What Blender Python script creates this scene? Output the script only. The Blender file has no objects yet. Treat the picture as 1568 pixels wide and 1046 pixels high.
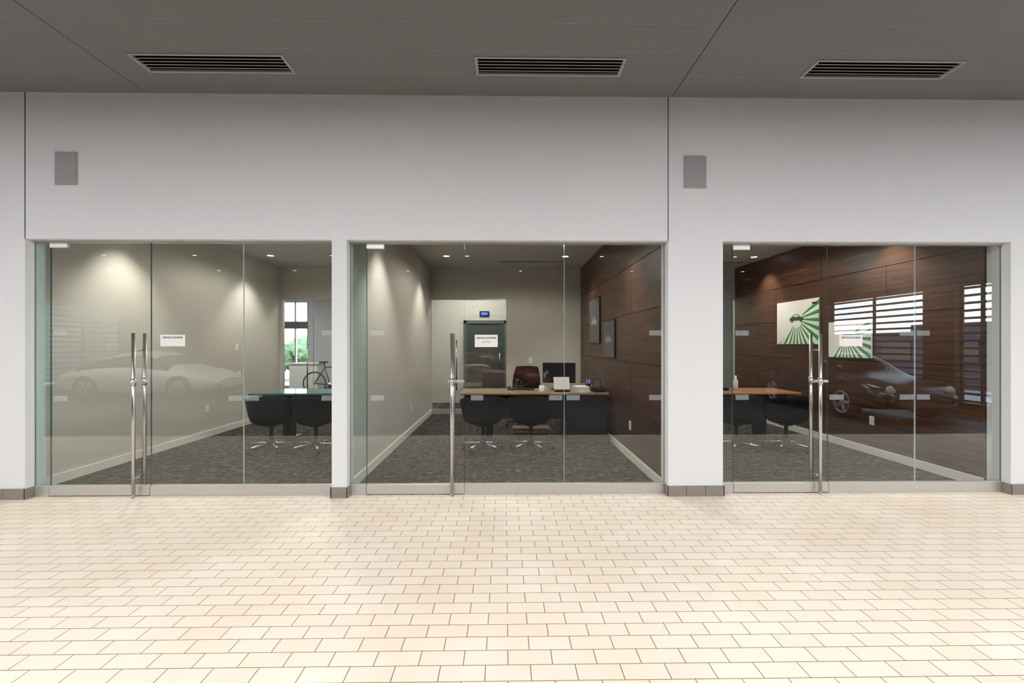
import bpy, bmesh, math, random
from mathutils import Vector, Matrix
random.seed(4)
scene = bpy.context.scene
try:
    scene.view_settings.view_transform = 'Standard'
    scene.view_settings.look = 'None'
except Exception as e:
    print(e)

# ------------------------------------------------------------------ materials
def nt(m):
    m.use_nodes = True
    return m.node_tree.nodes, m.node_tree.links

def mat(name, col, rough=0.5, metal=0.0, emis=None, estr=0.0, noise=0.0, nscale=20, bump=0.0, spec=0.5):
    m = bpy.data.materials.new(name)
    n, l = nt(m)
    b = n["Principled BSDF"]
    b.inputs["Base Color"].default_value = (*col, 1)
    b.inputs["Roughness"].default_value = rough
    b.inputs["Metallic"].default_value = metal
    b.inputs["Specular IOR Level"].default_value = spec
    if emis:
        b.inputs["Emission Color"].default_value = (*emis, 1)
        b.inputs["Emission Strength"].default_value = estr
    if noise > 0 or bump > 0:
        tc = n.new("ShaderNodeTexCoord")
        ns = n.new("ShaderNodeTexNoise")
        ns.inputs["Scale"].default_value = nscale
        ns.inputs["Detail"].default_value = 4
        l.new(tc.outputs["Object"], ns.inputs["Vector"])
        if noise > 0:
            r = n.new("ShaderNodeMix"); r.data_type = 'RGBA'
            r.inputs[6].default_value = (*[c*(1-noise) for c in col], 1)
            r.inputs[7].default_value = (*[min(1, c*(1+noise)) for c in col], 1)
            l.new(ns.outputs["Fac"], r.inputs[0])
            l.new(r.outputs[2], b.inputs["Base Color"])
        if bump > 0:
            bp = n.new("ShaderNodeBump"); bp.inputs["Strength"].default_value = bump
            bp.inputs["Distance"].default_value = 0.003
            l.new(ns.outputs["Fac"], bp.inputs["Height"])
            l.new(bp.outputs["Normal"], b.inputs["Normal"])
    return m

def glass_mat(name, tint, boost=1.5):
    m = bpy.data.materials.new(name)
    n, l = nt(m)
    n.remove(n["Principled BSDF"])
    out = n["Material Output"]
    tr = n.new("ShaderNodeBsdfTransparent"); tr.inputs[0].default_value = (*tint, 1)
    gl = n.new("ShaderNodeBsdfGlossy"); gl.inputs["Roughness"].default_value = 0.0
    gl.inputs["Color"].default_value = (0.95, 1.0, 0.98, 1)
    fr = n.new("ShaderNodeFresnel"); fr.inputs["IOR"].default_value = 1.5
    geo = n.new("ShaderNodeNewGeometry")
    inv = n.new("ShaderNodeMath"); inv.operation = 'SUBTRACT'; inv.inputs[0].default_value = 1.0
    l.new(geo.outputs["Backfacing"], inv.inputs[1])
    mu = n.new("ShaderNodeMath"); mu.operation = 'MULTIPLY'
    l.new(fr.outputs[0], mu.inputs[0]); l.new(inv.outputs[0], mu.inputs[1])
    m2 = n.new("ShaderNodeMath"); m2.operation = 'MULTIPLY'; m2.use_clamp = True
    l.new(mu.outputs[0], m2.inputs[0]); m2.inputs[1].default_value = boost
    mx = n.new("ShaderNodeMixShader")
    l.new(m2.outputs[0], mx.inputs[0]); l.new(tr.outputs[0], mx.inputs[1]); l.new(gl.outputs[0], mx.inputs[2])
    l.new(mx.outputs[0], out.inputs[0])
    return m

def frost_mat():
    m = bpy.data.materials.new("frosted_film")
    n, l = nt(m)
    n.remove(n["Principled BSDF"])
    tr = n.new("ShaderNodeBsdfTransparent")
    df = n.new("ShaderNodeBsdfDiffuse"); df.inputs[0].default_value = (0.70, 0.82, 0.85, 1)
    mx = n.new("ShaderNodeMixShader"); mx.inputs[0].default_value = 0.14
    l.new(tr.outputs[0], mx.inputs[1]); l.new(df.outputs[0], mx.inputs[2])
    l.new(mx.outputs[0], n["Material Output"].inputs[0])
    return m

def tile_mat():
    m = bpy.data.materials.new("cream_quarry_tile")
    n, l = nt(m); b = n["Principled BSDF"]
    tc = n.new("ShaderNodeTexCoord"); mp = n.new("ShaderNodeMapping")
    mp.inputs["Location"].default_value = (0.087+0.1015, 2.42+0.0, 0)
    l.new(tc.outputs["Object"], mp.inputs["Vector"])
    br = n.new("ShaderNodeTexBrick")
    br.inputs["Scale"].default_value = 1.0
    br.inputs["Brick Width"].default_value = 0.203
    br.inputs["Row Height"].default_value = 0.1015
    br.inputs["Mortar Size"].default_value = 0.0024
    br.inputs["Mortar Smooth"].default_value = 0.3
    br.inputs["Bias"].default_value = 0.0
    br.offset = 0.5
    br.inputs["Color1"].default_value = (0.74, 0.66, 0.565, 1)
    br.inputs["Color2"].default_value = (0.78, 0.705, 0.615, 1)
    br.inputs["Mortar"].default_value = (0.18, 0.12, 0.085, 1)
    l.new(mp.outputs[0], br.inputs["Vector"])
    ns = n.new("ShaderNodeTexNoise"); ns.inputs["Scale"].default_value = 1.3; ns.inputs["Detail"].default_value = 6
    l.new(tc.outputs["Object"], ns.inputs["Vector"])
    mx = n.new("ShaderNodeMix"); mx.data_type = 'RGBA'; mx.blend_type = 'MULTIPLY'
    mx.inputs[0].default_value = 1.0
    cr = n.new("ShaderNodeValToRGB")
    cr.color_ramp.elements[0].position = 0.3; cr.color_ramp.elements[0].color = (0.93, 0.895, 0.85, 1)
    cr.color_ramp.elements[1].position = 0.62; cr.color_ramp.elements[1].color = (1, 1, 1, 1)
    l.new(ns.outputs["Fac"], cr.inputs[0])
    l.new(br.outputs["Color"], mx.inputs[6]); l.new(cr.outputs[0], mx.inputs[7])
    l.new(mx.outputs[2], b.inputs["Base Color"])
    b.inputs["Roughness"].default_value = 0.5
    b.inputs["Specular IOR Level"].default_value = 0.35
    bp = n.new("ShaderNodeBump"); bp.invert = True
    bp.inputs["Strength"].default_value = 0.4; bp.inputs["Distance"].default_value = 0.002
    l.new(br.outputs["Fac"], bp.inputs["Height"]); l.new(bp.outputs[0], b.inputs["Normal"])
    return m

def carpet_mat():
    m = bpy.data.materials.new("grey_carpet_tile")
    n, l = nt(m); b = n["Principled BSDF"]
    tc = n.new("ShaderNodeTexCoord")
    br = n.new("ShaderNodeTexBrick"); br.offset = 0.37
    br.inputs["Scale"].default_value = 1.0
    br.inputs["Brick Width"].default_value = 0.11
    br.inputs["Row Height"].default_value = 0.022
    br.inputs["Mortar Size"].default_value = 0.003
    br.inputs["Color1"].default_value = (0.010, 0.009, 0.008, 1)
    br.inputs["Color2"].default_value = (0.12, 0.108, 0.095, 1)
    br.inputs["Mortar"].default_value = (0.018, 0.016, 0.014, 1)
    l.new(tc.outputs["Object"], br.inputs["Vector"])
    ns = n.new("ShaderNodeTexNoise"); ns.inputs["Scale"].default_value = 16; ns.inputs["Detail"].default_value = 5
    l.new(tc.outputs["Object"], ns.inputs["Vector"])
    cr = n.new("ShaderNodeValToRGB")
    cr.color_ramp.elements[0].position = 0.40; cr.color_ramp.elements[0].color = (0.25, 0.25, 0.25, 1)
    cr.color_ramp.elements[1].position = 0.60; cr.color_ramp.elements[1].color = (1.3, 1.3, 1.3, 1)
    l.new(ns.outputs["Fac"], cr.inputs[0])
    mx = n.new("ShaderNodeMix"); mx.data_type = 'RGBA'; mx.blend_type = 'MULTIPLY'; mx.inputs[0].default_value = 1
    l.new(br.outputs["Color"], mx.inputs[6]); l.new(cr.outputs[0], mx.inputs[7])
    l.new(mx.outputs[2], b.inputs["Base Color"])
    b.inputs["Roughness"].default_value = 0.95
    b.inputs["Specular IOR Level"].default_value = 0.1
    return m

def wood_mat(name, c1, c2, axis='Y', rough=0.38):
    m = bpy.data.materials.new(name)
    n, l = nt(m); b = n["Principled BSDF"]
    tc = n.new("ShaderNodeTexCoord"); mp = n.new("ShaderNodeMapping")
    sc = {'Y': (14, 0.8, 14), 'X': (0.8, 14, 14), 'Z': (14, 14, 0.8)}[axis]
    mp.inputs["Scale"].default_value = sc
    l.new(tc.outputs["Object"], mp.inputs["Vector"])
    ns = n.new("ShaderNodeTexNoise"); ns.inputs["Scale"].default_value = 2.0
    ns.inputs["Detail"].default_value = 7; ns.inputs["Distortion"].default_value = 0.4
    l.new(mp.outputs[0], ns.inputs["Vector"])
    cr = n.new("ShaderNodeValToRGB")
    cr.color_ramp.elements[0].position = 0.3; cr.color_ramp.elements[0].color = (*c1, 1)
    cr.color_ramp.elements[1].position = 0.7; cr.color_ramp.elements[1].color = (*c2, 1)
    l.new(ns.outputs["Fac"], cr.inputs[0]); l.new(cr.outputs[0], b.inputs["Base Color"])
    b.inputs["Roughness"].default_value = rough
    return m

def ray_mat(name, cx, cz, nrays):
    m = bpy.data.materials.new(name)
    n, l = nt(m); b = n["Principled BSDF"]
    tc = n.new("ShaderNodeTexCoord"); sp = n.new("ShaderNodeSeparateXYZ")
    l.new(tc.outputs["Object"], sp.inputs[0])
    def M(op, a, c=None):
        k = n.new("ShaderNodeMath"); k.operation = op
        for i, v in enumerate((a, c)):
            if v is None: continue
            if isinstance(v, (int, float)): k.inputs[i].default_value = v
            else: l.new(v, k.inputs[i])
        return k.outputs[0]
    dy = M('SUBTRACT', sp.outputs[1], cx); dz = M('SUBTRACT', sp.outputs[2], cz)
    ang = M('ARCTAN2', dz, dy)
    st = M('GREATER_THAN', M('SINE', M('MULTIPLY', ang, nrays)), 0.1)
    low = M('LESS_THAN', M('SUBTRACT', dz, M('MULTIPLY', dy, -0.75)), -0.04)
    r = M('GREATER_THAN', M('ADD', M('MULTIPLY', dy, dy), M('MULTIPLY', dz, dz)), 0.020)
    f = M('MULTIPLY', M('MULTIPLY', st, low), r)
    mx = n.new("ShaderNodeMix"); mx.data_type = 'RGBA'
    mx.inputs[6].default_value = (0.85, 0.87, 0.82, 1); mx.inputs[7].default_value = (0.03, 0.28, 0.09, 1)
    l.new(f, mx.inputs[0]); l.new(mx.outputs[2], b.inputs["Base Color"])
    b.inputs["Roughness"].default_value = 0.4
    return m

M_wall = mat("white_painted_wall", (0.76, 0.775, 0.80), 0.75, noise=0.015, nscale=3, bump=0.08)
M_off = mat("warm_grey_office_paint", (0.57, 0.555, 0.51), 0.8, noise=0.02, nscale=4)
M_offceil = mat("office_ceiling_paint", (0.56, 0.55, 0.53), 0.85, noise=0.02, nscale=6)
M_trim = mat("white_trim", (0.78, 0.77, 0.73), 0.5, noise=0.01)
M_ceil = mat("grey_metal_ceiling", (0.20, 0.198, 0.197), 0.5, metal=0.0, noise=0.03, nscale=1.5)
M_gap = mat("ceiling_seam_highlight", (0.5, 0.5, 0.5), 0.6, noise=0.02)
M_tile = tile_mat()
M_dfloor = mat("darkened_showroom_floor", (0.055, 0.05, 0.05), 0.5, noise=0.2, nscale=3)
M_carpet = carpet_mat()
M_base = mat("grey_tile_base", (0.25, 0.225, 0.20), 0.55, noise=0.12, nscale=25)
M_steel = mat("brushed_stainless", (0.66, 0.65, 0.63), 0.26, metal=1.0, noise=0.05, nscale=60)
M_rail = mat("satin_aluminium_rail", (0.60, 0.595, 0.58), 0.38, metal=0.7, noise=0.05, nscale=60)
M_glass = glass_mat("clear_glass", (0.975, 0.988, 0.982), 2.5)
M_glassg = glass_mat("green_tinted_glass", (0.86, 0.95, 0.94), 3.2)
M_edge = mat("glass_edge_green", (0.06, 0.10, 0.095), 0.15, noise=0.1)
M_edgel = mat("glass_edge_light", (0.42, 0.52, 0.50), 0.15, noise=0.1)
M_frost = frost_mat()
M_black = mat("black_plastic", (0.008, 0.008, 0.009), 0.45, noise=0.1, spec=0.3)
M_fabric = mat("black_upholstery", (0.006, 0.006, 0.007), 0.85, noise=0.3, nscale=80, bump=0.3, spec=0.15)
M_void = mat("painted_void_black", (0.003, 0.003, 0.003), 0.95, noise=0.05, spec=0.0)
M_vent = mat("vent_grey", (0.40, 0.395, 0.39), 0.5, noise=0.03)
M_speaker = mat("speaker_grille_grey", (0.36, 0.36, 0.37), 0.6, noise=0.08, nscale=300, bump=0.4)
M_walnut = wood_mat("walnut_wall_panel", (0.030, 0.013, 0.008), (0.110, 0.048, 0.025), 'Y', 0.4)
M_slat = wood_mat("brown_louvre_wood", (0.03, 0.016, 0.011), (0.08, 0.04, 0.026), 'Y', 0.5)
M_desk2 = wood_mat("light_oak_desktop", (0.22, 0.15, 0.09), (0.36, 0.25, 0.16), 'X', 0.3)
M_desk3 = wood_mat("cherry_desktop", (0.30, 0.13, 0.05), (0.42, 0.20, 0.09), 'X', 0.3)
M_stool = wood_mat("stool_wood", (0.16, 0.07, 0.03), (0.28, 0.13, 0.06), 'X', 0.4)
M_desk1 = mat("teal_glass_desktop", (0.06, 0.14, 0.15), 0.1, noise=0.05)
M_paper = mat("white_paper", (0.86, 0.86, 0.84), 0.6, noise=0.01)
M_ink = mat("black_ink", (0.01, 0.01, 0.01), 0.6, noise=0.01)
M_lamp = mat("lamp_glow", (1, 1, 1), 0.5, emis=(1.0, 0.90, 0.75), estr=18, noise=0.001)
M_green = mat("poster_green", (0.02, 0.09, 0.04), 0.5, noise=0.1)
M_greyp = mat("photo_grey", (0.08, 0.08, 0.085), 0.35, noise=0.6, nscale=7)
M_greyp2 = mat("photo_light_grey", (0.28, 0.28, 0.28), 0.35, noise=0.5, nscale=7)
M_dgrey = mat("photo_dark", (0.02, 0.02, 0.022), 0.3, noise=0.3, nscale=9)
M_blue = mat("blue_lit_sign", (0.05, 0.1, 0.5), 0.4, emis=(0.10, 0.15, 0.9), estr=1.0, noise=0.01)
M_bframe = mat("bicycle_frame_black", (0.02, 0.03, 0.05), 0.3, noise=0.05)
M_dkdoor = mat("dark_green_door_glass", (0.07, 0.085, 0.078), 0.08, noise=0.15, nscale=3)
M_dframe = mat("bronze_door_frame", (0.12, 0.13, 0.12), 0.4, noise=0.05)
M_screen = mat("monitor_screen", (0.01, 0.011, 0.014), 0.08, noise=0.1)
M_leaf = mat("hedge_leaves", (0.20, 0.27, 0.12), 0.8, noise=0.6, nscale=5, spec=0.1)
M_ground = mat("outside_pavement", (0.35, 0.34, 0.32), 0.9, noise=0.1)
M_bldg = mat("neighbour_building", (0.045, 0.05, 0.062), 0.8, noise=0.4, nscale=1.2)
M_bldgL = mat("added_block_grey", (0.07, 0.075, 0.08), 0.8, noise=0.2, nscale=1.2)
M_rubber = mat("tyre_rubber", (0.012, 0.012, 0.012), 0.7, noise=0.1)

# ------------------------------------------------------------------ mesh builder
class B:
    def __init__(s, name):
        s.name = name; s.v = []; s.f = []; s.mi = []; s.sm = []; s.mats = []
    def m(s, mt):
        if mt not in s.mats: s.mats.append(mt)
        return s.mats.index(mt)
    def add(s, bm, mt, smooth=False, mx=None):
        if mx is not None: bm.transform(mx)
        bm.verts.index_update()
        o = len(s.v); k = s.m(mt)
        s.v += [tuple(v.co) for v in bm.verts]
        for f in bm.faces:
            s.f.append([o+v.index for v in f.verts]); s.mi.append(k); s.sm.append(smooth)
        bm.free()
    def box(s, x0, x1, y0, y1, z0, z1, mt, bev=0.0, mx=None, seg=2):
        bm = bmesh.new(); bmesh.ops.create_cube(bm, size=1)
        for v in bm.verts:
            v.co = Vector(((x0+x1)/2+v.co.x*(x1-x0), (y0+y1)/2+v.co.y*(y1-y0), (z0+z1)/2+v.co.z*(z1-z0)))
        if bev > 0:
            bmesh.ops.bevel(bm, geom=bm.edges[:], offset=bev, segments=seg, affect='EDGES', profile=0.5)
        s.add(bm, mt, False, mx)
    def cyl(s, p1, p2, r, mt, r2=None, seg=20, mx=None, smooth=True):
        p1 = Vector(p1); p2 = Vector(p2); d = p2-p1
        bm = bmesh.new()
        bmesh.ops.create_cone(bm, cap_ends=True, segments=seg, radius1=r, radius2=r if r2 is None else r2, depth=d.length)
        q = d.to_track_quat('Z', 'Y').to_matrix().to_4x4()
        bm.transform(Matrix.Translation((p1+p2)/2) @ q)
        s.add(bm, mt, smooth, mx)
    def lathe(s, prof, mt, origin=(0, 0, 0), seg=28, mx=None, smooth=True):
        bm = bmesh.new(); rings = []
        for r, z in prof:
            rings.append([bm.verts.new((r*math.cos(2*math.pi*i/seg), r*math.sin(2*math.pi*i/seg), z)) for i in range(seg)])
        for a, c in zip(rings, rings[1:]):
            for i in range(seg):
                bm.faces.new((a[i], a[(i+1) % seg], c[(i+1) % seg], c[i]))
        bm.transform(Matrix.Translation(origin))
        s.add(bm, mt, smooth, mx)
    def tube(s, pts, r, mt, mx=None, seg=10):
        for a, c in zip(pts, pts[1:]): s.cyl(a, c, r, mt, seg=seg, mx=mx)
    def sheet(s, fn, nu, nv, th, mt, mx=None):
        P = [[Vector(fn(i/nu, j/nv)) for j in range(nv+1)] for i in range(nu+1)]
        bm = bmesh.new(); A = []; C = []
        for i in range(nu+1):
            ra = []; rc = []
            for j in range(nv+1):
                du = P[min(i+1, nu)][j]-P[max(i-1, 0)][j]; dv = P[i][min(j+1, nv)]-P[i][max(j-1, 0)]
                nn = du.cross(dv)
                nn = nn.normalized() if nn.length > 1e-9 else Vector((0, 0, 1))
                ra.append(bm.verts.new(P[i][j]+nn*th/2)); rc.append(bm.verts.new(P[i][j]-nn*th/2))
            A.append(ra); C.append(rc)
        for i in range(nu):
            for j in range(nv):
                bm.faces.new((A[i][j], A[i+1][j], A[i+1][j+1], A[i][j+1]))
                bm.faces.new((C[i][j], C[i][j+1], C[i+1][j+1], C[i+1][j]))
        for i in range(nu):
            bm.faces.new((A[i][0], C[i][0], C[i+1][0], A[i+1][0])); bm.faces.new((A[i][nv], A[i+1][nv], C[i+1][nv], C[i][nv]))
        for j in range(nv):
            bm.faces.new((A[0][j], A[0][j+1], C[0][j+1], C[0][j])); bm.faces.new((A[nu][j], C[nu][j], C[nu][j+1], A[nu][j+1]))
        bmesh.ops.recalc_face_normals(bm, faces=bm.faces[:])
        s.add(bm, mt, True, mx)
    def poly(s, pts, depth, mt, mx=None):
        bm = bmesh.new()
        a = [bm.verts.new((p[0], 0, p[1])) for p in pts]; c = [bm.verts.new((p[0], depth, p[1])) for p in pts]
        bm.faces.new(a); bm.faces.new(c[::-1])
        for i in range(len(pts)):
            j = (i+1) % len(pts); bm.faces.new((a[j], a[i], c[i], c[j]))
        bmesh.ops.recalc_face_normals(bm, faces=bm.faces[:])
        s.add(bm, mt, False, mx)
    def done(s, loc=(0, 0, 0), rz=0.0, parent=None):
        me = bpy.data.meshes.new(s.name)
        me.from_pydata(s.v, [], s.f)
        for k in s.mats: me.materials.append(k)
        for p, k, sm in zip(me.polygons, s.mi, s.sm): p.material_index = k; p.use_smooth = sm
        me.update()
        o = bpy.data.objects.new(s.name, me)
        scene.collection.objects.link(o)
        o.location = loc; o.rotation_euler = (0, 0, rz)
        if parent: o.parent = parent
        return o

def empty(name, loc=(0, 0, 0)):
    e = bpy.data.objects.new(name, None); scene.collection.objects.link(e)
    e.location = loc; e.empty_display_size = 0.1
    return e

# ------------------------------------------------------------------ dimensions
H = 3.82; OH = 2.445; CO = 3.06
XL, XR, YB = -13.0, 9.5, -12.0
YO = 5.29          # office back wall
GY = 0.095         # glass plane

# floors : cream tiled aisle along the offices, unseen showroom floor behind darkened to weaken its reflection
YF = -2.85
b = B("floor"); b.box(XL, XR, YF, 0.20, -0.1, 0.0, M_tile); b.done()
b = B("floor_showroom"); b.box(XL, XR, YB, YF, -0.1, 0.0, M_dfloor); b.done()
b = B("floor_carpet"); b.box(-9.2, XR, 0.20, 11.6, -0.1, 0.0, M_carpet); b.done()
b = B("ground_outside"); b.box(-40, 40, -40, 40, -0.2, -0.11, M_ground); b.done()

# front wall
b = B("wall_front")
b.box(XL, -4.50, 0, 0.20, 0, H, M_wall)
b.box(-4.50, 4.906, 0, 0.20, OH, H, M_wall)
b.box(-1.64, -1.498, 0, 0.20, 0, OH, M_wall)
b.box(1.565, 2.094, 0, 0.20, 0, OH, M_wall)
b.box(4.906, XR, 0, 0.20, 0, H, M_wall)
b.done()
b = B("trim_1"); b.box(-4.5035, -4.4965, -0.002, 0.004, OH, H, M_black); b.done()
b = B("trim_2"); b.box(1.5615, 1.5685, -0.002, 0.004, OH, H, M_black); b.done()
b = B("trim_3")
for x0, x1 in ((-4.5, -1.64), (-1.498, 1.565), (2.094, 4.906)):
    b.box(x0, x1, 0.07, 0.12, OH-0.014, OH, M_rail)
b.done()

# baseboard (grey tile) : front faces + returns
b = B("baseboard_front")
def basefront(x0, x1):
    n = max(1, round((x1-x0)/0.205)); w = (x1-x0)/n
    for i in range(n):
        b.box(x0+i*w+0.0015, x0+(i+1)*w-0.0015, -0.012, 0.0, 0, 0.10, M_base, 0.001, seg=1)
basefront(XL+0.02, -4.49); basefront(-1.65, -1.488); basefront(1.555, 2.104); basefront(4.896, XR-0.02)
for x, sgn in ((-4.5, 1), (-1.64, -1), (-1.498, 1), (1.565, -1), (2.094, 1), (4.906, -1)):
    a, c = (x, x+0.012) if sgn > 0 else (x-0.012, x)
    b.box(a, c, -0.012, 0.08, 0, 0.10, M_base)
b.done()

# hall side and back walls, with louvred windows
wn = 4
def hall_side(nm, x, sgn, openings):
    global wn
    b = B(nm)
    t0, t1 = (x, x+0.2) if sgn > 0 else (x-0.2, x)
    y = YB
    for (a, c) in openings:
        b.box(t0, t1, y, a, 0, H, M_slat); b.box(t0, t1, a, c, 0, 0.25, M_slat); b.box(t0, t1, a, c, 2.68, H, M_slat)
        y = c
    b.box(t0, t1, y, y+0.5, 0, H, M_slat)
    b.box(t0, t1, y+0.5, 0.2, 0, H, M_wall)
    b.done()
    for a, c in openings:
        b = B("window_%d" % wn); wn += 1
        k = 0; z = 0.27
        while z < 2.62:
            b.box(x+sgn*0.02-0.03, x+sgn*0.02+0.03, a, c, z, z+0.045, M_slat); z += 0.155
        b.box(x+sgn*0.14-0.02, x+sgn*0.14+0.02, a, a+0.05, 0.25, 2.68, M_black)
        b.box(x+sgn*0.14-0.02, x+sgn*0.14+0.02, c-0.05, c, 0.25, 2.68, M_black)
        b.box(x+sgn*0.14-0.02, x+sgn*0.14+0.02, (a+c)/2-0.03, (a+c)/2+0.03, 0.25, 2.68, M_black)
        b.done()
hall_side("wall_right", XR, 1, [(-8.9, -5.8), (-5.05, -4.15)])
hall_side("wall_left", XL, -1, [(-11.4, -8.7), (-6.5, -4.2)])
b = B("wall_back"); b.box(XL, XR, YB-0.2, YB, 0, H, M_slat); b.done()
b = B("added_left_block")
b.box(16, 20, -22, 2, -0.11, 1.95, M_bldg)
b.box(16.5, 19, -14, -9, 1.95, 2.25, M_bldg)
for k in range(8): b.box(15.97, 16.0, -20+k*2.6, -18.6+k*2.6, 0.8, 1.6, M_screen)
b.done()
b = B("added_left_block")  # unseen block added to dim the sky in the left windows
b.box(-24, -19, -24, 2, -0.11, 5.5, M_bldgL)
for k in range(8): b.box(-19.0, -18.97, -22+k*2.8, -20.6+k*2.8, 1.0, 2.4, M_screen)
b.done()

# ceiling of the hall (metal planks) with gaps
vents = [(-3.08, -1.82), (-0.25, 1.01), (2.61, 3.87)]
b = B("ceiling")
rows = [0.0, -0.34, -0.67]
while rows[-1] > YB: rows.append(rows[-1]-0.33)
xs = [XL, -8.36, -3.38, 1.60, 6.58, XR]
g = 0.003
for r in range(len(rows)-1):
    y1, y0 = rows[r], max(rows[r+1], YB)
    if r == 1:
        edges = sorted(set(xs+[v for p in vents for v in p]))
        for a, c in zip(edges, edges[1:]):
            isv = any(abs(a-p[0]) < 1e-6 for p in vents)
            ga = g if a in xs else 0; gc = g if c in xs else 0
            if isv: b.box(a, c, y0+g, -0.605, H, H+0.02, M_ceil)
            else: b.box(a+ga, c-gc, y0+g, y1-g, H, H+0.02, M_ceil)
    else:
        for a, c in zip(xs, xs[1:]):
            b.box(a+g, c-g, y0+g, y1-(g if r else 0), H, H+0.02, M_ceil)
for xx in xs[1:-1]: b.box(xx-g, xx+g, YB, 0, H+0.0015, H+0.01, M_void)  # black strips paint the dark of the lengthwise gaps
for yy in rows[1:-1]: b.box(XL, XR, yy-g, yy+g, H+0.002, H+0.009, M_gap)  # pale strips paint plank-edge highlights into the cross seams
b.box(XL, XR, YB, 0.2, H+0.16, H+0.2, M_gap)
b.done()
for a, c in vents:
    b = B("air_vent")
    y0, y1 = -0.605, -0.343; z = H
    fw = 0.022
    b.box(a, c, y0, y0+fw, z-0.008, z+0.012, M_vent, 0.002); b.box(a, c, y1-fw, y1, z-0.008, z+0.012, M_vent, 0.002)
    b.box(a, a+fw, y0+fw, y1-fw, z-0.008, z+0.012, M_vent); b.box(c-fw, c, y0+fw, y1-fw, z-0.008, z+0.012, M_vent)
    b.box(a, c, y0, y1, z+0.013, z+0.02, M_void)  # flat black plate paints in the shade inside the vent
    for k in range(1, 5):
        yy = y0+fw+(y1-y0-2*fw)*k/5
        b.box(a+fw, c-fw, yy-0.004, yy+0.004, z-0.003, z, M_vent)
    b.done()

# wall speakers
for xa, xb in ((-4.218, -4.013), (1.715, 1.930)):
    b = B("wall_speaker")
    b.box(xa, xb, -0.012, 0.0, 2.950, 3.258, M_vent, 0.003)
    b.box(xa+0.008, xb-0.008, -0.016, -0.011, 2.958, 3.250, M_speaker, 0.003)
    b.done()

# ------------------------------------------------------------------ office shell
b = B("wall_office_left"); b.box(-4.80, -4.68, 0.20, YO, 0, CO, M_off); b.done()
b = B("wall_partition_left"); b.box(-1.62, -1.54, 0.20, YO, 0, CO, M_off); b.done()
b = B("wall_partition_right"); b.box(1.62, 2.10, 0.20, YO, 0, CO, M_off); b.done()
b = B("wall_office_right"); b.box(4.88, 5.05, 0.20, YO, 0, CO, M_off); b.done()
b = B("ceiling_office"); b.box(-9.2, XR, 0.20, 11.8, CO, CO+0.1, M_offceil)
for xa in (-3.3, -0.13, 3.35):
    b.box(xa, xa+1.3, 4.55, 4.60, CO-0.002, CO, M_void)
b.done()
ops = [(-4.62, -3.05), (-1.53, 0.03), (3.28, 4.86)]
b = B("wall_office_back"); x = -9.2
for a, c in ops:
    b.box(x, a, YO, YO+0.1, 0, CO, M_off); b.box(a, c, YO, YO+0.1, 2.42, CO, M_off); x = c
b.box(x, XR, YO, YO+0.1, 0, CO, M_off)
b.done()
def panelled(name, xf, y0, y1):
    b = B(name)
    b.box(xf+0.012, xf+0.03, y0, y1, 0, CO, M_black)
    zs = [0.0, 0.62, 1.23, 1.84, 2.45, CO]
    for k in range(5):
        cuts = [y0]+([y0+1.2, y0+3.6] if k % 2 else [y0+2.4, y0+4.8])+[y1]
        for a, c in zip(cuts, cuts[1:]):
            if c > a: b.box(xf, xf+0.012, a+0.004, c-0.004, zs[k]+0.004, zs[k+1]-0.004, M_walnut)
    b.done()
panelled("wall_walnut_center", 1.59, 0.20, YO)
panelled("wall_walnut_far", 4.85, 0.20, YO)
def bb(name, *boxes):
    b = B(name)
    for q in boxes: b.box(*q, M_trim, 0.003)
    b.done()
bb("baseboard_left", (-4.68, -4.665, 0.2, YO, 0, 0.10))
bb("baseboard_partition", (-1.635, -1.62, 0.2, YO, 0, 0.10), (-1.54, -1.525, 0.2, YO, 0, 0.10), (2.10, 2.115, 0.2, YO, 0, 0.10))
bb("baseboard_right", (1.575, 1.59, 0.2, YO, 0, 0.10), (4.835, 4.85, 0.2, YO, 0, 0.10))
bb("baseboard_rear", (-3.05, -1.635, YO-0.015, YO, 0, 0.10), (0.03, 1.575, YO-0.015, YO, 0, 0.10), (2.115, 3.28, YO-0.015, YO, 0, 0.10))

# corridor / rear room
b = B("wall_corridor_left"); b.box(-3.2, -1.03, 7.2, 7.3, 0, CO, M_off); b.box(-3.2, -3.1, 7.3, 11.6, 0, CO, M_off); b.done()
b = B("wall_corridor_right"); b.box(0.05, XR, 7.2, 7.3, 0, CO, M_off); b.done()
b = B("wall_corridor_header"); b.box(-1.03, 0.05, 7.2, 7.3, 2.06, CO, M_off); b.done()
b = B("door_4")
b.box(-1.03, -0.96, 7.17, 7.28, 0, 2.06, M_dframe); b.box(-0.02, 0.05, 7.17, 7.28, 0, 2.06, M_dframe); b.box(-1.03, 0.05, 7.17, 7.28, 1.98, 2.06, M_dframe)
b.box(-0.96, -0.02, 7.20, 7.25, 0.0, 1.98, M_dkdoor)
b.box(-0.96, -0.88, 7.185, 7.255, 0, 1.98, M_edge); b.box(-0.10, -0.02, 7.185, 7.255, 0, 1.98, M_edge)
b.cyl((-0.13, 7.13, 0.9), (-0.13, 7.13, 1.25), 0.012, M_steel)
b.cyl((-0.13, 7.13, 0.95), (-0.13, 7.19, 0.95), 0.009, M_steel); b.cyl((-0.13, 7.13, 1.2), (-0.13, 7.19, 1.2), 0.009, M_steel)
b.done()
b = B("exit_sign")
b.box(-0.63, -0.39, 7.165, 7.20, 2.16, 2.29, M_black, 0.005); b.box(-0.59, -0.43, 7.160, 7.167, 2.19, 2.26, M_blue)
b.done()
b = B("wall_rear")
b.box(-9.2, -8.3, 11.6, 11.75, 0, CO, M_wall); b.box(-6.75, XR, 11.6, 11.75, 0, CO, M_wall)
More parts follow.
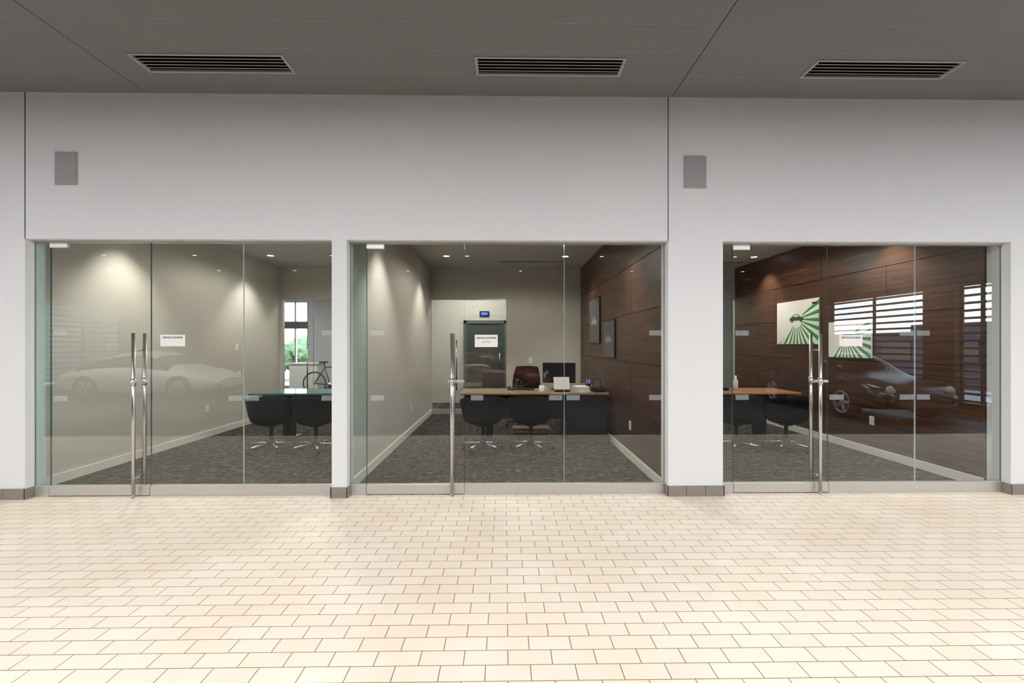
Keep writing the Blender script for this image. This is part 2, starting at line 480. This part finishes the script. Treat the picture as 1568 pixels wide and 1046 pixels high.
b.box(-8.3, -6.75, 11.6, 11.75, 2.95, CO, M_wall)
b.box(-9.3, -9.2, 0.2, 11.75, 0, CO, M_wall)
b.box(XR, XR+0.1, 0.2, 11.75, 0, CO, M_wall)
b.done()
b = B("window_10")
for xx in (-8.3, -7.75, -7.22, -6.80): b.box(xx, xx+0.05, 11.62, 11.70, 0, 2.95, M_rail)
for zz in (0.0, 0.72, 2.15, 2.9): b.box(-8.3, -6.75, 11.62, 11.70, zz, zz+0.05, M_rail)
b.box(-8.3, -6.75, 11.60, 11.72, 2.0, 2.25, M_edge)
b.done()
b = B("hedge")
for i in range(46):
    bm2 = bmesh.new(); bmesh.ops.create_icosphere(bm2, subdivisions=3, radius=random.uniform(0.3, 0.6))
    for v in bm2.verts: v.co *= random.uniform(0.8, 1.2)
    b.add(bm2, M_leaf, False, Matrix.Translation((random.uniform(-14, -8), random.uniform(15.5, 17), random.uniform(0.1, 1.35))))
b.done()

# ------------------------------------------------------------------ glazed storefronts
def pane(b, x0, x1, z0, z1, y=GY, gm=None, em=None):
    gm = gm or M_glass; em = em or M_edge
    t = 0.006
    bm = bmesh.new(); bmesh.ops.create_cube(bm, size=1)
    for v in bm.verts:
        v.co = Vector(((x0+x1)/2+v.co.x*(x1-x0), y+v.co.y*2*t, (z0+z1)/2+v.co.z*(z1-z0)))
    bm.verts.index_update(); o = len(b.v); b.v += [tuple(v.co) for v in bm.verts]
    kg, ke = b.m(gm), b.m(em)
    for f in bm.faces:
        b.f.append([o+v.index for v in f.verts]); b.sm.append(False)
        b.mi.append(kg if abs(f.normal.y) > 0.5 or abs(f.normal.z) > 0.5 else ke)
    bm.free()

def frost(b, x0, x1, z):
    b.box(x0, x1, GY-0.0085, GY-0.0070, z-0.025, z+0.025, M_frost)

def storefront(i, x0, xa, xb, xc, x1, fs):
    w = B("window_%d" % i)
    for (p, q, gm) in ((x0+0.002, xa-0.004, M_glassg), (xb+0.004, xc-0.0015, M_glass), (xc+0.0015, x1-0.002, M_glass)):
        pane(w, p, q, 0.10, OH-0.012, gm=gm)
    for p, q in ((x0+0.013, xa-0.004), (xb+0.004, x1-0.013)):
        w.box(p, q, GY-0.022, GY+0.022, 0, 0.103, M_rail, 0.002)
    w.box(xc-0.0018, xc+0.0018, GY-0.007, GY+0.007, 0.103, OH-0.014, M_edgel)
    for a, c, z in fs:
        frost(w, a, c, z)
    w.done()
    d = B("door_%d" % i)
    pane(d, xa, xb, 0.10, OH-0.016, em=M_edge)
    d.box(xa, xb, GY-0.024, GY+0.024, 0.008, 0.103, M_rail, 0.003)
    d.box(xa-0.002, xa+0.165, GY-0.018, GY+0.018, OH-0.068, OH-0.010, M_rail, 0.003)
    hx = xb-0.115
    for yy in (GY-0.07, GY+0.07):
        d.cyl((hx, yy, 0.03), (hx, yy, 1.56), 0.0155, M_steel, seg=20)
        d.cyl((hx, yy, 0.004), (hx, yy, 0.03), 0.009, M_steel, seg=14)
    for zz in (0.18, 1.40):
        d.cyl((hx, GY-0.07, zz), (hx, GY+0.07, zz), 0.008, M_steel, seg=12)
    for yy in (GY-0.07, GY+0.07):
        d.cyl((hx, yy, 1.06), (hx, yy, 1.13), 0.021, M_steel, seg=20)
    d.box(hx-0.045, hx+0.115, GY-0.022, GY+0.022, 1.080, 1.104, M_rail, 0.004)
    d.cyl((hx, GY-0.105, 1.093), (hx, GY-0.07, 1.093), 0.012, M_steel, seg=16)
    d.done()

Z1, Z2 = 1.565, 0.935
storefront(1, -4.50, -4.348, -3.402, -2.518, -1.64,
           [(-2.66, -2.53, Z2), (-2.50, -2.37, Z2), (-1.77, -1.66, Z1), (-1.77, -1.66, Z2)])
storefront(2, -1.498, -1.334, -0.393, 0.579, 1.558,
           [(-0.33, -0.21, Z2), (0.43, 0.56, Z2), (0.60, 0.73, Z2), (1.41, 1.54, Z1), (1.41, 1.54, Z2)])
storefront(3, 2.094, 2.234, 3.171, 4.044, 4.906,
           [(3.19, 3.33, Z2), (3.89, 4.03, Z2), (4.06, 4.19, Z2), (3.89, 4.03, Z1), (4.06, 4.19, Z1)])
for xd in (-4.32, -1.30, 2.26):
    b = B("frosted_marker")
    frost(b, xd, xd+0.13, Z1); frost(b, xd, xd+0.13, Z2); b.done()

# rear glazed partitions of the offices
for k, (a, c) in enumerate(ops):
    w = B("window_%d" % (11+k))
    mid = a+0.62 if k != 2 else c-0.62
    pane(w, a+0.01, mid-0.003, 0.1, 2.41, y=YO+0.05); pane(w, mid+0.003, c-0.01, 0.1, 2.41, y=YO+0.05)
    w.box(a, c, YO+0.03, YO+0.07, 0, 0.1, M_rail); w.box(a, c, YO+0.03, YO+0.07, 2.39, 2.42, M_rail)
    hx = mid-0.1
    w.cyl((hx, YO-0.02, 0.5), (hx, YO-0.02, 1.55), 0.014, M_steel)
    for zz in (0.6, 1.45): w.cyl((hx, YO-0.02, zz), (hx, YO+0.05, zz), 0.008, M_steel)
    w.done()

# service advisor notices on the glass
def notice(x0, x1, z0, z1, sub=None):
    e = empty("paper_notice", ((x0+x1)/2, GY-0.0095, (z0+z1)/2))
    w, h = x1-x0, z1-z0
    b = B("sheet"); b.box(-w/2, w/2, -0.0008, 0.0008, -h/2, h/2, M_paper); b.done(parent=e)
    def txt(s, size, z, n):
        c = bpy.data.curves.new(n, 'FONT'); c.body = s; c.size = size; c.align_x = 'CENTER'; c.align_y = 'CENTER'
        c.offset = 0.0007 if n == "heading" else 0
        c.materials.append(M_ink)
        t = bpy.data.objects.new(n, c); scene.collection.objects.link(t)
        t.parent = e; t.location = (0, -0.0014, z); t.rotation_euler = (math.pi/2, 0, 0)
    txt("SERVICE ADVISOR", 0.0235, 0.028, "heading")
    if sub: txt(sub, 0.019, -0.008, "name_line")
notice(-3.308, -3.073, 1.435, 1.547)
notice(-0.291, -0.069, 1.428, 1.547, "Jack Finlan")
notice(3.288, 3.516, 1.435, 1.547)

# ------------------------------------------------------------------ furniture
def tub_chair(loc, rz):
    b = B("tub_chair")
    def shell(u, v):
        a = math.radians(-215+250*u)
        k = abs(u-0.5)*2
        top = 0.77-0.16*k**2.2
        z = 0.42+(top-0.42)*v
        r = 0.225+0.065*v**0.7
        return (r*math.cos(a)*1.02, r*math.sin(a)*0.95, z)
    b.sheet(shell, 28, 6, 0.045, M_fabric)
    b.lathe([(0.0, 0.36), (0.15, 0.365), (0.22, 0.39), (0.245, 0.43), (0.245, 0.455), (0.23, 0.478), (0.0, 0.485)], M_fabric)
    b.cyl((0, 0, 0.12), (0, 0, 0.37), 0.026, M_black); b.cyl((0, 0, 0.34), (0, 0, 0.37), 0.09, M_black)
    b.cyl((0, 0, 0.085), (0, 0, 0.15), 0.045, M_black)
    for k in range(5):
        a = 2*math.pi*k/5+0.3
        p = (0.29*math.cos(a), 0.29*math.sin(a), 0.085)
        b.cyl((0, 0, 0.115), p, 0.024, M_steel, r2=0.013, seg=12)
        b.cyl((p[0], p[1], 0.05), (p[0], p[1], 0.09), 0.009, M_black, seg=8)
        q = Vector((-math.sin(a), math.cos(a), 0))
        for s_ in (-0.018, 0.018):
            c = Vector((p[0], p[1], 0.029))+q*s_
            b.cyl(c-q*0.009, c+q*0.009, 0.028, M_black, seg=14)
    return b.done(loc, rz)

def task_chair(loc, rz):
    b = B("office_chair")
    b.box(-0.25, 0.25, -0.24, 0.26, 0.45, 0.53, M_fabric, 0.03, seg=4)
    def back(u, v):
        x = (u-0.5)*0.50*(1-0.22*v**4)
        return (x, -0.24-0.10*v+0.9*x*x, 0.52+0.54*v-0.25*x*x)
    b.sheet(back, 10, 10, 0.05, M_fabric)
    b.box(-0.03, 0.03, -0.30, -0.24, 0.40, 0.75, M_black, 0.01)
    for s_ in (-1, 1):
        b.tube([(s_*0.2, -0.02, 0.45), (s_*0.30, -0.02, 0.47), (s_*0.30, -0.02, 0.68)], 0.016, M_black)
        b.box(s_*0.30-0.035, s_*0.30+0.035, -0.16, 0.13, 0.67, 0.70, M_black, 0.012)
    b.cyl((0, 0, 0.12), (0, 0, 0.45), 0.028, M_black)
    for k in range(5):
        a = 2*math.pi*k/5
        p = (0.31*math.cos(a), 0.31*math.sin(a), 0.08)
        b.cyl((0, 0, 0.11), p, 0.024, M_black, r2=0.014, seg=12)
        b.cyl((p[0]-0.02, p[1], 0.03), (p[0]+0.02, p[1], 0.03), 0.03, M_black, seg=14)
    return b.done(loc, rz)

def desk(x0, x1, y0, y1, top, ped_right=True):
    b = B("office_desk")
    b.box(x0, x1, y0, y1, 0.715, 0.745, top, 0.006)
    b.box(x0+0.05, x1-0.02, y0+0.30, y0+0.32, 0.32, 0.715, M_black)
    if ped_right: pa, pb, l = x1-0.62, x1-0.02, x0+0.08
    else: pa, pb, l = x0+0.02, x0+0.62, x1-0.08
    b.box(pa, pb, y0+0.02, y1-0.02, 0.02, 0.714, M_black, 0.004)
    b.box(pa+0.02, pb-0.02, y1-0.025, y1-0.01, 0.05, 0.34, M_dgrey, 0.003); b.box(pa+0.02, pb-0.02, y1-0.025, y1-0.01, 0.36, 0.68, M_dgrey, 0.003)
    if ped_right: b.box(pa, pb, y1, y1+1.0, 0.715, 0.745, top, 0.006); b.box(pb-0.03, pb, y1, y1+0.98, 0, 0.715, M_black)
    else: b.box(pa, pb, y1, y1+1.0, 0.715, 0.745, top, 0.006); b.box(pa, pa+0.03, y1, y1+0.98, 0, 0.715, M_black)
    mx_ = l+(0.35 if ped_right else -0.35)
    b.box(mx_-0.05, mx_+0.05, y0+0.25, y0+0.5, 0.02, 0.715, M_black, 0.01)
    b.box(mx_-0.06, mx_+0.06, y0+0.05, y1-0.05, 0.0, 0.03, M_black, 0.008)
    return b.done()

def monitor(loc, rz):
    b = B("computer_monitor")
    b.box(-0.26, 0.26, -0.012, 0.02, 0.10, 0.42, M_black, 0.006)
    b.box(-0.25, 0.25, -0.016, -0.011, 0.115, 0.41, M_screen)
    b.box(-0.03, 0.03, 0.015, 0.045, 0.01, 0.28, M_black, 0.006)
    b.box(-0.12, 0.12, -0.07, 0.10, 0.0, 0.012, M_black, 0.004)
    return b.done(loc, rz)

def phone(loc, rz):
    b = B("desk_phone")
    b.box(-0.09, 0.09, -0.10, 0.10, 0.0, 0.04, M_black, 0.01); b.box(-0.085, -0.035, -0.1, 0.1, 0.04, 0.075, M_black, 0.015)
    b.box(0.0, 0.08, 0.02, 0.08, 0.04, 0.045, M_screen)
    b.done(loc, rz)

DZ = 0.746
# office 1
desk(-3.72, -1.66, 2.35, 3.10, M_desk1)
tub_chair((-3.20, 1.98, 0), 0.12); tub_chair((-2.58, 1.95, 0), -0.15)
# office 2
desk(-0.66, 1.53, 2.35, 3.10, M_desk2)
tub_chair((-0.30, 1.95, 0), 0.1); tub_chair((0.36, 1.98, 0), -0.15)
task_chair((0.34, 3.75, 0), math.pi-0.2)
monitor((0.86, 2.93, DZ), math.pi-0.2)
b = B("paper_stack")
for k in range(7):
    mx_ = Matrix.Translation((0, 0, k*0.012)) @ Matrix.Rotation(random.uniform(-.2, .2), 4, 'Z')
    b.box(-0.09, 0.09, -0.12, 0.12, 0.0, 0.010, M_paper, mx=mx_)
b.done((1.15, 2.56, DZ), 0.2)
b = B("document_holder")
b.box(-0.12, 0.12, -0.01, 0.0, 0.03, 0.22, M_paper, mx=Matrix.Rotation(-0.25, 4, 'X'))
b.box(-0.11, 0.11, -0.06, 0.06, 0.0, 0.03, M_black, 0.005)
b.done((0.86, 2.55, DZ), 0.1)
b = B("coffee_mug")
b.lathe([(0, 0.0), (0.036, 0.0), (0.04, 0.01), (0.04, 0.095), (0.036, 0.095), (0.035, 0.012), (0, 0.012)], M_paper)
b.tube([(0.038, 0, 0.08), (0.065, 0, 0.07), (0.068, 0, 0.04), (0.038, 0, 0.02)], 0.005, M_paper)
b.done((0.55, 2.5, DZ))
phone((1.40, 2.52, DZ), 0.1)
b = B("pen_cup")
b.lathe([(0, 0), (0.035, 0), (0.035, 0.1), (0.031, 0.1), (0.03, 0.006), (0, 0.006)], M_black)
for k in range(5):
    a = k*1.3; b.cyl((0.01*math.cos(a), 0.01*math.sin(a), 0.01), (0.03*math.cos(a), 0.03*math.sin(a), 0.16), 0.004, M_desk3 if k % 2 else M_blue, seg=8)
b.done((1.30, 2.80, DZ))
b = B("picture_frame")
b.box(-0.06, 0.06, -0.006, 0.006, 0.005, 0.17, M_black, 0.003, mx=Matrix.Rotation(-0.2, 4, 'X')); b.box(-0.05, 0.05, -0.009, -0.005, 0.015, 0.16, M_greyp, mx=Matrix.Rotation(-0.2, 4, 'X'))
b.done((1.44, 2.84, DZ), -0.5)
b = B("keyboard")
b.box(-0.21, 0.21, -0.065, 0.065, 0, 0.018, M_black, 0.004)
for r in range(4):
    for c in range(12):
        b.box(-0.20+c*0.0335, -0.172+c*0.0335, -0.058+r*0.029, -0.034+r*0.029, 0.018, 0.023, M_dgrey)
b.done((0.25, 2.85, DZ))
b = B("wooden_footstool")
b.box(-0.30, 0.30, -0.15, 0.15, 0.10, 0.13, M_stool, 0.006); b.box(-0.29, -0.26, -0.14, 0.14, 0, 0.10, M_stool); b.box(0.26, 0.29, -0.14, 0.14, 0, 0.10, M_stool)
b.done((0.42, 3.05, 0))
# office 3
desk(2.13, 4.38, 2.35, 3.10, M_desk3, ped_right=False)
tub_chair((3.22, 1.98, 0), 0.1); tub_chair((3.90, 1.95, 0), -0.12)
task_chair((3.2, 3.75, 0), math.pi+0.2)
phone((3.35, 2.75, DZ), 0.2)
monitor((2.70, 2.85, DZ), math.pi+0.3)
b = B("desk_bottle")
b.lathe([(0, 0), (0.035, 0), (0.037, 0.14), (0.015, 0.18), (0.014, 0.22), (0, 0.22)], M_paper)
b.done((3.62, 2.8, DZ))

# outlets / switches
def plate(name, x, y, z, sgn):
    b = B(name)
    b.box(min(0, sgn*0.008), max(0, sgn*0.008), -0.038, 0.038, -0.058, 0.058, M_paper, 0.002)
    for dz in (-0.022, 0.022): b.box(min(0, sgn*0.011), max(0, sgn*0.011), -0.014, 0.014, dz-0.012, dz+0.012, M_trim, 0.002)
    b.done((x, y, z))
plate("wall_outlet", -4.68, 2.94, 0.435, 1); plate("light_switch", -4.68, 3.74, 1.40, 1)
plate("wall_outlet", 1.59, 1.43, 0.43, -1); plate("wall_outlet", 4.85, 1.63, 0.45, -1)
plate("wall_outlet", -1.54, 3.2, 0.43, 1)
b = B("light_switch"); b.box(0.5, 0.575, YO-0.008, YO, 1.06, 1.18, M_paper, 0.002); b.box(0.525, 0.55, YO-0.012, YO-0.006, 1.09, 1.15, M_trim); b.done()

# pictures
CAR = [(-1, 0.05), (-0.98, 0.28), (-0.7, 0.40), (-0.35, 0.60), (0.0, 0.64), (0.25, 0.56), (0.5, 0.38), (0.85, 0.30), (1.0, 0.18), (1.0, 0.05),
       (0.78, 0.04), (0.72, -0.1), (0.52, -0.1), (0.46, 0.04), (-0.46, 0.04), (-0.52, -0.1), (-0.74, -0.1), (-0.8, 0.04)]
def wallpic(name, xf, y0, y1, z0, z1, face, ink, kind=0):
    b = B(name); w, h = y1-y0, z1-z0
    b.box(-0.02, 0, -w/2, w/2, -h/2, h/2, M_black if kind == 0 else M_paper, 0.003)
    mg = 0.015 if kind == 0 else 0.001
    b.box(-0.022, -0.0195, -w/2+mg, w/2-mg, -h/2+mg, h/2-mg, face)
    s_ = w*(0.27 if kind == 0 else 0.17)
    off = (0, -0.08*h) if kind == 0 else (0.0, 0.02)
    mxx = Matrix.Translation((-0.0225, off[0], off[1])) @ Matrix.Rotation(-math.pi/2, 4, 'Z') @ Matrix.Scale(s_, 4)
    b.poly(CAR, 0.004, ink, mx=mxx)
    G = [(-0.45, 0.40), (-0.28, 0.54), (0.0, 0.575), (0.2, 0.50), (0.36, 0.38)]
    b.poly(G, 0.004, face if kind == 0 else M_paper, mx=Matrix.Translation((-0.024, off[0], off[1])) @ Matrix.Rotation(-math.pi/2, 4, 'Z') @ Matrix.Scale(s_, 4))
    if kind: b.box(-0.0235, -0.022, -w/2+0.05, -w/2+0.16, h/2-0.09, h/2-0.06, M_ink)
    b.done((xf-0.001, (y0+y1)/2, (z0+z1)/2))
wallpic("framed_picture", 1.59, 3.25, 4.15, 1.47, 2.26, M_greyp, M_greyp2)
wallpic("framed_picture", 1.59, 2.2, 2.95, 1.25, 1.82, M_greyp, M_greyp2)
wallpic("poster", 4.85, 2.63, 3.73, 1.46, 2.18, ray_mat("green_ray_poster", 0.0, 0.05, 26), M_green, 1)
wallpic("poster", 4.85, 1.62, 2.42, 1.27, 1.78, ray_mat("green_ray_poster_small", 0.05, 0.03, 26), M_green, 1)

# rear room items seen through office 1
b = B("reception_counter")
b.box(-0.42, 0.42, -0.3, 0.3, 0.06, 0.86, M_paper, 0.004); b.box(-0.45, 0.45, -0.33, 0.33, 0.86, 0.90, M_trim, 0.004); b.box(-0.4, 0.4, -0.27, 0.27, 0, 0.06, M_black)
b.done((-6.05, 9.9, 0))
b = B("bicycle")
for cx in (-0.52, 0.52):
    R = Matrix.Translation((cx, 0, 0.34)) @ Matrix.Rotation(math.pi/2, 4, 'X')
    pr = [(0.32+0.02*math.cos(t), 0.02*math.sin(t)) for t in [2*math.pi*i/10 for i in range(11)]]
    b.lathe(pr, M_rubber, seg=36, mx=R)
    b.cyl((cx, -0.04, 0.34), (cx, 0.04, 0.34), 0.02, M_steel)
    for k in range(16):
        a = k*math.pi/8; b.cyl((cx, 0, 0.34), (cx+0.31*math.cos(a), 0, 0.34+0.31*math.sin(a)), 0.002, M_steel, seg=5)
bb_, st, hd = (-0.08, 0, 0.30), (-0.22, 0, 0.80), (0.38, 0, 0.82)
for p, q in ((bb_, st), (st, hd), (bb_, (0.40, 0, 0.74)), ((-0.52, 0, 0.34), bb_), ((-0.52, 0, 0.34), st), (hd, (0.52, 0, 0.34)), (st, (-0.25, 0, 0.93)), (hd, (0.35, 0, 0.95))):
    b.cyl(p, q, 0.016, M_bframe, seg=10)
b.box(-0.38, -0.14, -0.06, 0.06, 0.93, 0.97, M_black, 0.015)
b.tube([(0.35, -0.28, 0.97), (0.35, 0, 0.95), (0.35, 0.28, 0.97)], 0.013, M_black)
b.cyl((-0.08, -0.05, 0.30), (-0.08, 0.05, 0.30), 0.07, M_steel)
b.done((-4.95, 9.0, 0))

# ------------------------------------------------------------------ cars in the showroom (behind the photographer)
def car(loc, rz, paint, rimcol):
    e = empty("parked_car", loc); e.rotation_euler = (0, 0, rz)
    S = [(-2.15, .38, .52, .60, .58, .40), (-2.02, .24, .64, .74, .76, .58), (-1.5, .20, .78, .93, .86, .60), (-1.0, .18, .85, 1.10, .87, .56),
         (-.4, .17, .86, 1.26, .86, .56), (.1, .17, .84, 1.29, .85, .57), (.5, .17, .82, 1.20, .84, .60), (.92, .18, .80, .89, .84, .64),
         (1.4, .20, .77, .82, .84, .64), (1.9, .24, .64, .70, .77, .6), (2.15, .34, .48, .54, .58, .42)]
    b = B("body"); bm = bmesh.new(); rings = []
    for x, zb, ze, zr, w, wr in S:
        half = [(0, zb), (w*.8, zb), (w*.98, zb+.10), (w*1.02, (zb+ze)/2), (w*.96, ze), (wr, zr-.04), (wr*.7, zr-.005), (0, zr)]
        ring = [(y, z) for y, z in half]+[(-y, z) for y, z in half[-2:0:-1]]
        rings.append([bm.verts.new((x, y, z)) for y, z in ring])
    n = len(rings[0]); kg = []
    for i, (a, c) in enumerate(zip(rings, rings[1:])):
        for j in range(n):
            f = bm.faces.new((a[j], a[(j+1) % n], c[(j+1) % n], c[j]))
            if 2 <= i <= 6 and j in (4, 9): kg.append(f)
            if i in (2, 6) and j in (5, 6, 7, 8): kg.append(f)
    bm.faces.new(rings[0]); bm.faces.new(rings[-1][::-1])
    bm.verts.index_update()
    o = len(b.v); b.v += [tuple(v.co) for v in bm.verts]; kp = b.m(paint); kgl = b.m(M_screen); ks = set(f for f in kg)
    for f in bm.faces:
        b.f.append([o+v.index for v in f.verts]); b.sm.append(True); b.mi.append(kgl if f in ks else kp)
    bm.free()
    ob = b.done(parent=e)
    sb = ob.modifiers.new("s", 'SUBSURF'); sb.levels = 2; sb.render_levels = 2
    for wx in (-1.15, 1.22):
        for s_ in (-1, 1):
            w = B("wheel")
            R = Matrix.Rotation(-s_*math.pi/2, 4, 'X')
            w.lathe([(0.20, -0.10), (0.30, -0.10), (0.325, -0.07), (0.325, 0.07), (0.30, 0.10), (0.22, 0.105), (0.21, 0.06)], M_rubber, mx=R)
            w.lathe([(0.215, 0.10), (0.20, 0.10), (0.195, 0.03), (0.0, 0.02)], M_black, mx=R)
            for k in range(5):
                a = 2*math.pi*k/5
                w.cyl((0.02*math.cos(a), 0.02*math.sin(a), 0.07), (0.20*math.cos(a), 0.20*math.sin(a), 0.085), 0.030, rimcol, r2=0.038, seg=10, mx=R)
            w.cyl((0, 0, 0.04), (0, 0, 0.10), 0.05, rimcol, mx=R)
            w.lathe([(0.215, 0.07), (0.225, 0.108), (0.20, 0.108), (0.195, 0.07)], rimcol, mx=R)
            w.done((wx, s_*0.79, 0.325), parent=e)
            a = B("headlamp") if wx > 0 else B("tail_lamp")
            a.lathe([(0.0, 0.06), (0.07, 0.045), (0.10, 0.0)], M_paper if wx > 0 else M_desk3, mx=Matrix.Translation((1.98 if wx > 0 else -2.06, s_*0.55, 0.60)) @ Matrix.Rotation(math.pi/2*(1 if wx > 0 else -1), 4, 'Y'))
            a.done(parent=e)
P_silver = mat("silver_car_paint", (0.80, 0.79, 0.77), 0.3, metal=0.0, noise=0.01)
P_dark = mat("dark_car_paint", (0.03, 0.032, 0.045), 0.18, noise=0.05)
P_red = mat("maroon_car_paint", (0.20, 0.06, 0.03), 0.2, noise=0.05)
R_gold = mat("gold_alloy", (0.55, 0.33, 0.10), 0.35, metal=0.3, noise=0.05)
R_blue = mat("chrome_alloy", (0.65, 0.72, 0.85), 0.25, metal=0.3, noise=0.05)
car((-9.7, -8.4, 0), 0.0, P_silver, M_steel)
car((7.55, -5.7, 0), math.pi/2, P_dark, R_blue)
car((-0.8, -9.0, 0), 0.15, P_red, R_gold)

# ------------------------------------------------------------------ lights
def area(parent, loc, sx, sy, power, col, rot=(0, 0, 0), name="fill_lamp"):
    L = bpy.data.lights.new(name, 'AREA'); L.shape = 'RECTANGLE'; L.size = sx; L.size_y = sy; L.energy = power; L.color = col
    o = bpy.data.objects.new(name, L); scene.collection.objects.link(o); o.location = loc; o.rotation_euler = rot
    if parent: o.parent = parent
    return o
WARM = (1.0, 0.985, 0.97)
for y, pw in ((-3.3, 83), (-5.6, 80)):
    for x in (-8.6, -5.2, -1.75, 1.75, 5.2, 8.0):
        e = empty("added_light_panel", (x, y, H))  # unseen panel added to light the hall
        b = B("fill_panel_frame")
        for q in ((-0.65, 0.65, -0.35, -0.31), (-0.65, 0.65, 0.31, 0.35), (-0.65, -0.61, -0.31, 0.31), (0.61, 0.65, -0.31, 0.31)):
            b.box(*q, -0.03, 0.0, M_trim)
        b.done(parent=e)
        area(e, (0, 0, -0.02), 1.2, 0.6, pw, WARM)

def downlight(x, y, z, power=0, ang=95, blend=0.7, col=(1.0, 0.92, 0.81), r=0.055):
    e = empty("recessed_downlight", (x, y, z))
    b = B("trim_ring")
    b.lathe([(r+0.022, 0.0), (r+0.022, -0.006), (r, -0.008), (r, 0.0)], M_paper, seg=24)
    b.cyl((0, 0, -0.003), (0, 0, 0.0), r, M_lamp, seg=24)
    b.done(parent=e)
    if power:
        L = bpy.data.lights.new("bulb", 'SPOT'); L.energy = power; L.spot_size = math.radians(ang); L.spot_blend = blend
        L.color = col; L.shadow_soft_size = 0.04
        o = bpy.data.objects.new("bulb", L); scene.collection.objects.link(o); o.parent = e; o.location = (0, 0, -0.03)
for x0 in (-3.14, 0.02, 3.48):
    for dx in (-1.08, 1.08):
        for y in (1.28, 4.0):
            downlight(x0+dx, y, CO, 115 if y < 2 else 95)
    downlight(x0+0.1, 2.95, CO, 95, 165, 0.3)
for x in (-10.6, -8.2, -4.6, -1, 2.6, 6.2):
    downlight(x, -7.8, H, 800 if x < -8 else 380, 110, col=WARM)
    downlight(x+1.5, -10.3, H)
for x, y in ((-7, 8.2), (-4.5, 8.2), (-4, 6.3), (-0.7, 6.3), (3.4, 6.3)):
    e = empty("added_light_panel", (x, y, CO))  # panel added to light the corridor and rear room
    b = B("fill_panel_frame"); b.box(-0.63, 0.63, -0.33, -0.30, -0.02, 0, M_trim); b.box(-0.63, 0.63, 0.30, 0.33, -0.02, 0, M_trim)
    b.done(parent=e)
    area(e, (0, 0, -0.015), 1.2, 0.58, 42, (1.0, 0.95, 0.86))

# world : bright overcast sky
w = bpy.data.worlds.new("sky"); scene.world = w; w.use_nodes = True
n, l = w.node_tree.nodes, w.node_tree.links
bg = n["Background"]
tc = n.new("ShaderNodeTexCoord"); sp = n.new("ShaderNodeSeparateXYZ"); cr = n.new("ShaderNodeValToRGB")
l.new(tc.outputs["Generated"], sp.inputs[0]); l.new(sp.outputs[2], cr.inputs[0])
cr.color_ramp.elements[0].position = 0.0; cr.color_ramp.elements[0].color = (0.9, 0.96, 1.0, 1)
cr.color_ramp.elements[1].position = 0.6; cr.color_ramp.elements[1].color = (0.5, 0.7, 1.0, 1)
l.new(cr.outputs[0], bg.inputs[0]); bg.inputs[1].default_value = 9.0

# ------------------------------------------------------------------ camera
cam = bpy.data.cameras.new("camera"); co = bpy.data.objects.new("camera", cam); scene.collection.objects.link(co)
co.location = (0, -4.42, 1.45); co.rotation_euler = (math.pi/2, 0, -0.0155)
cam.sensor_width = 36; cam.lens = 36*710/1568; cam.shift_y = 5/1568; cam.clip_start = 0.02
scene.camera = co
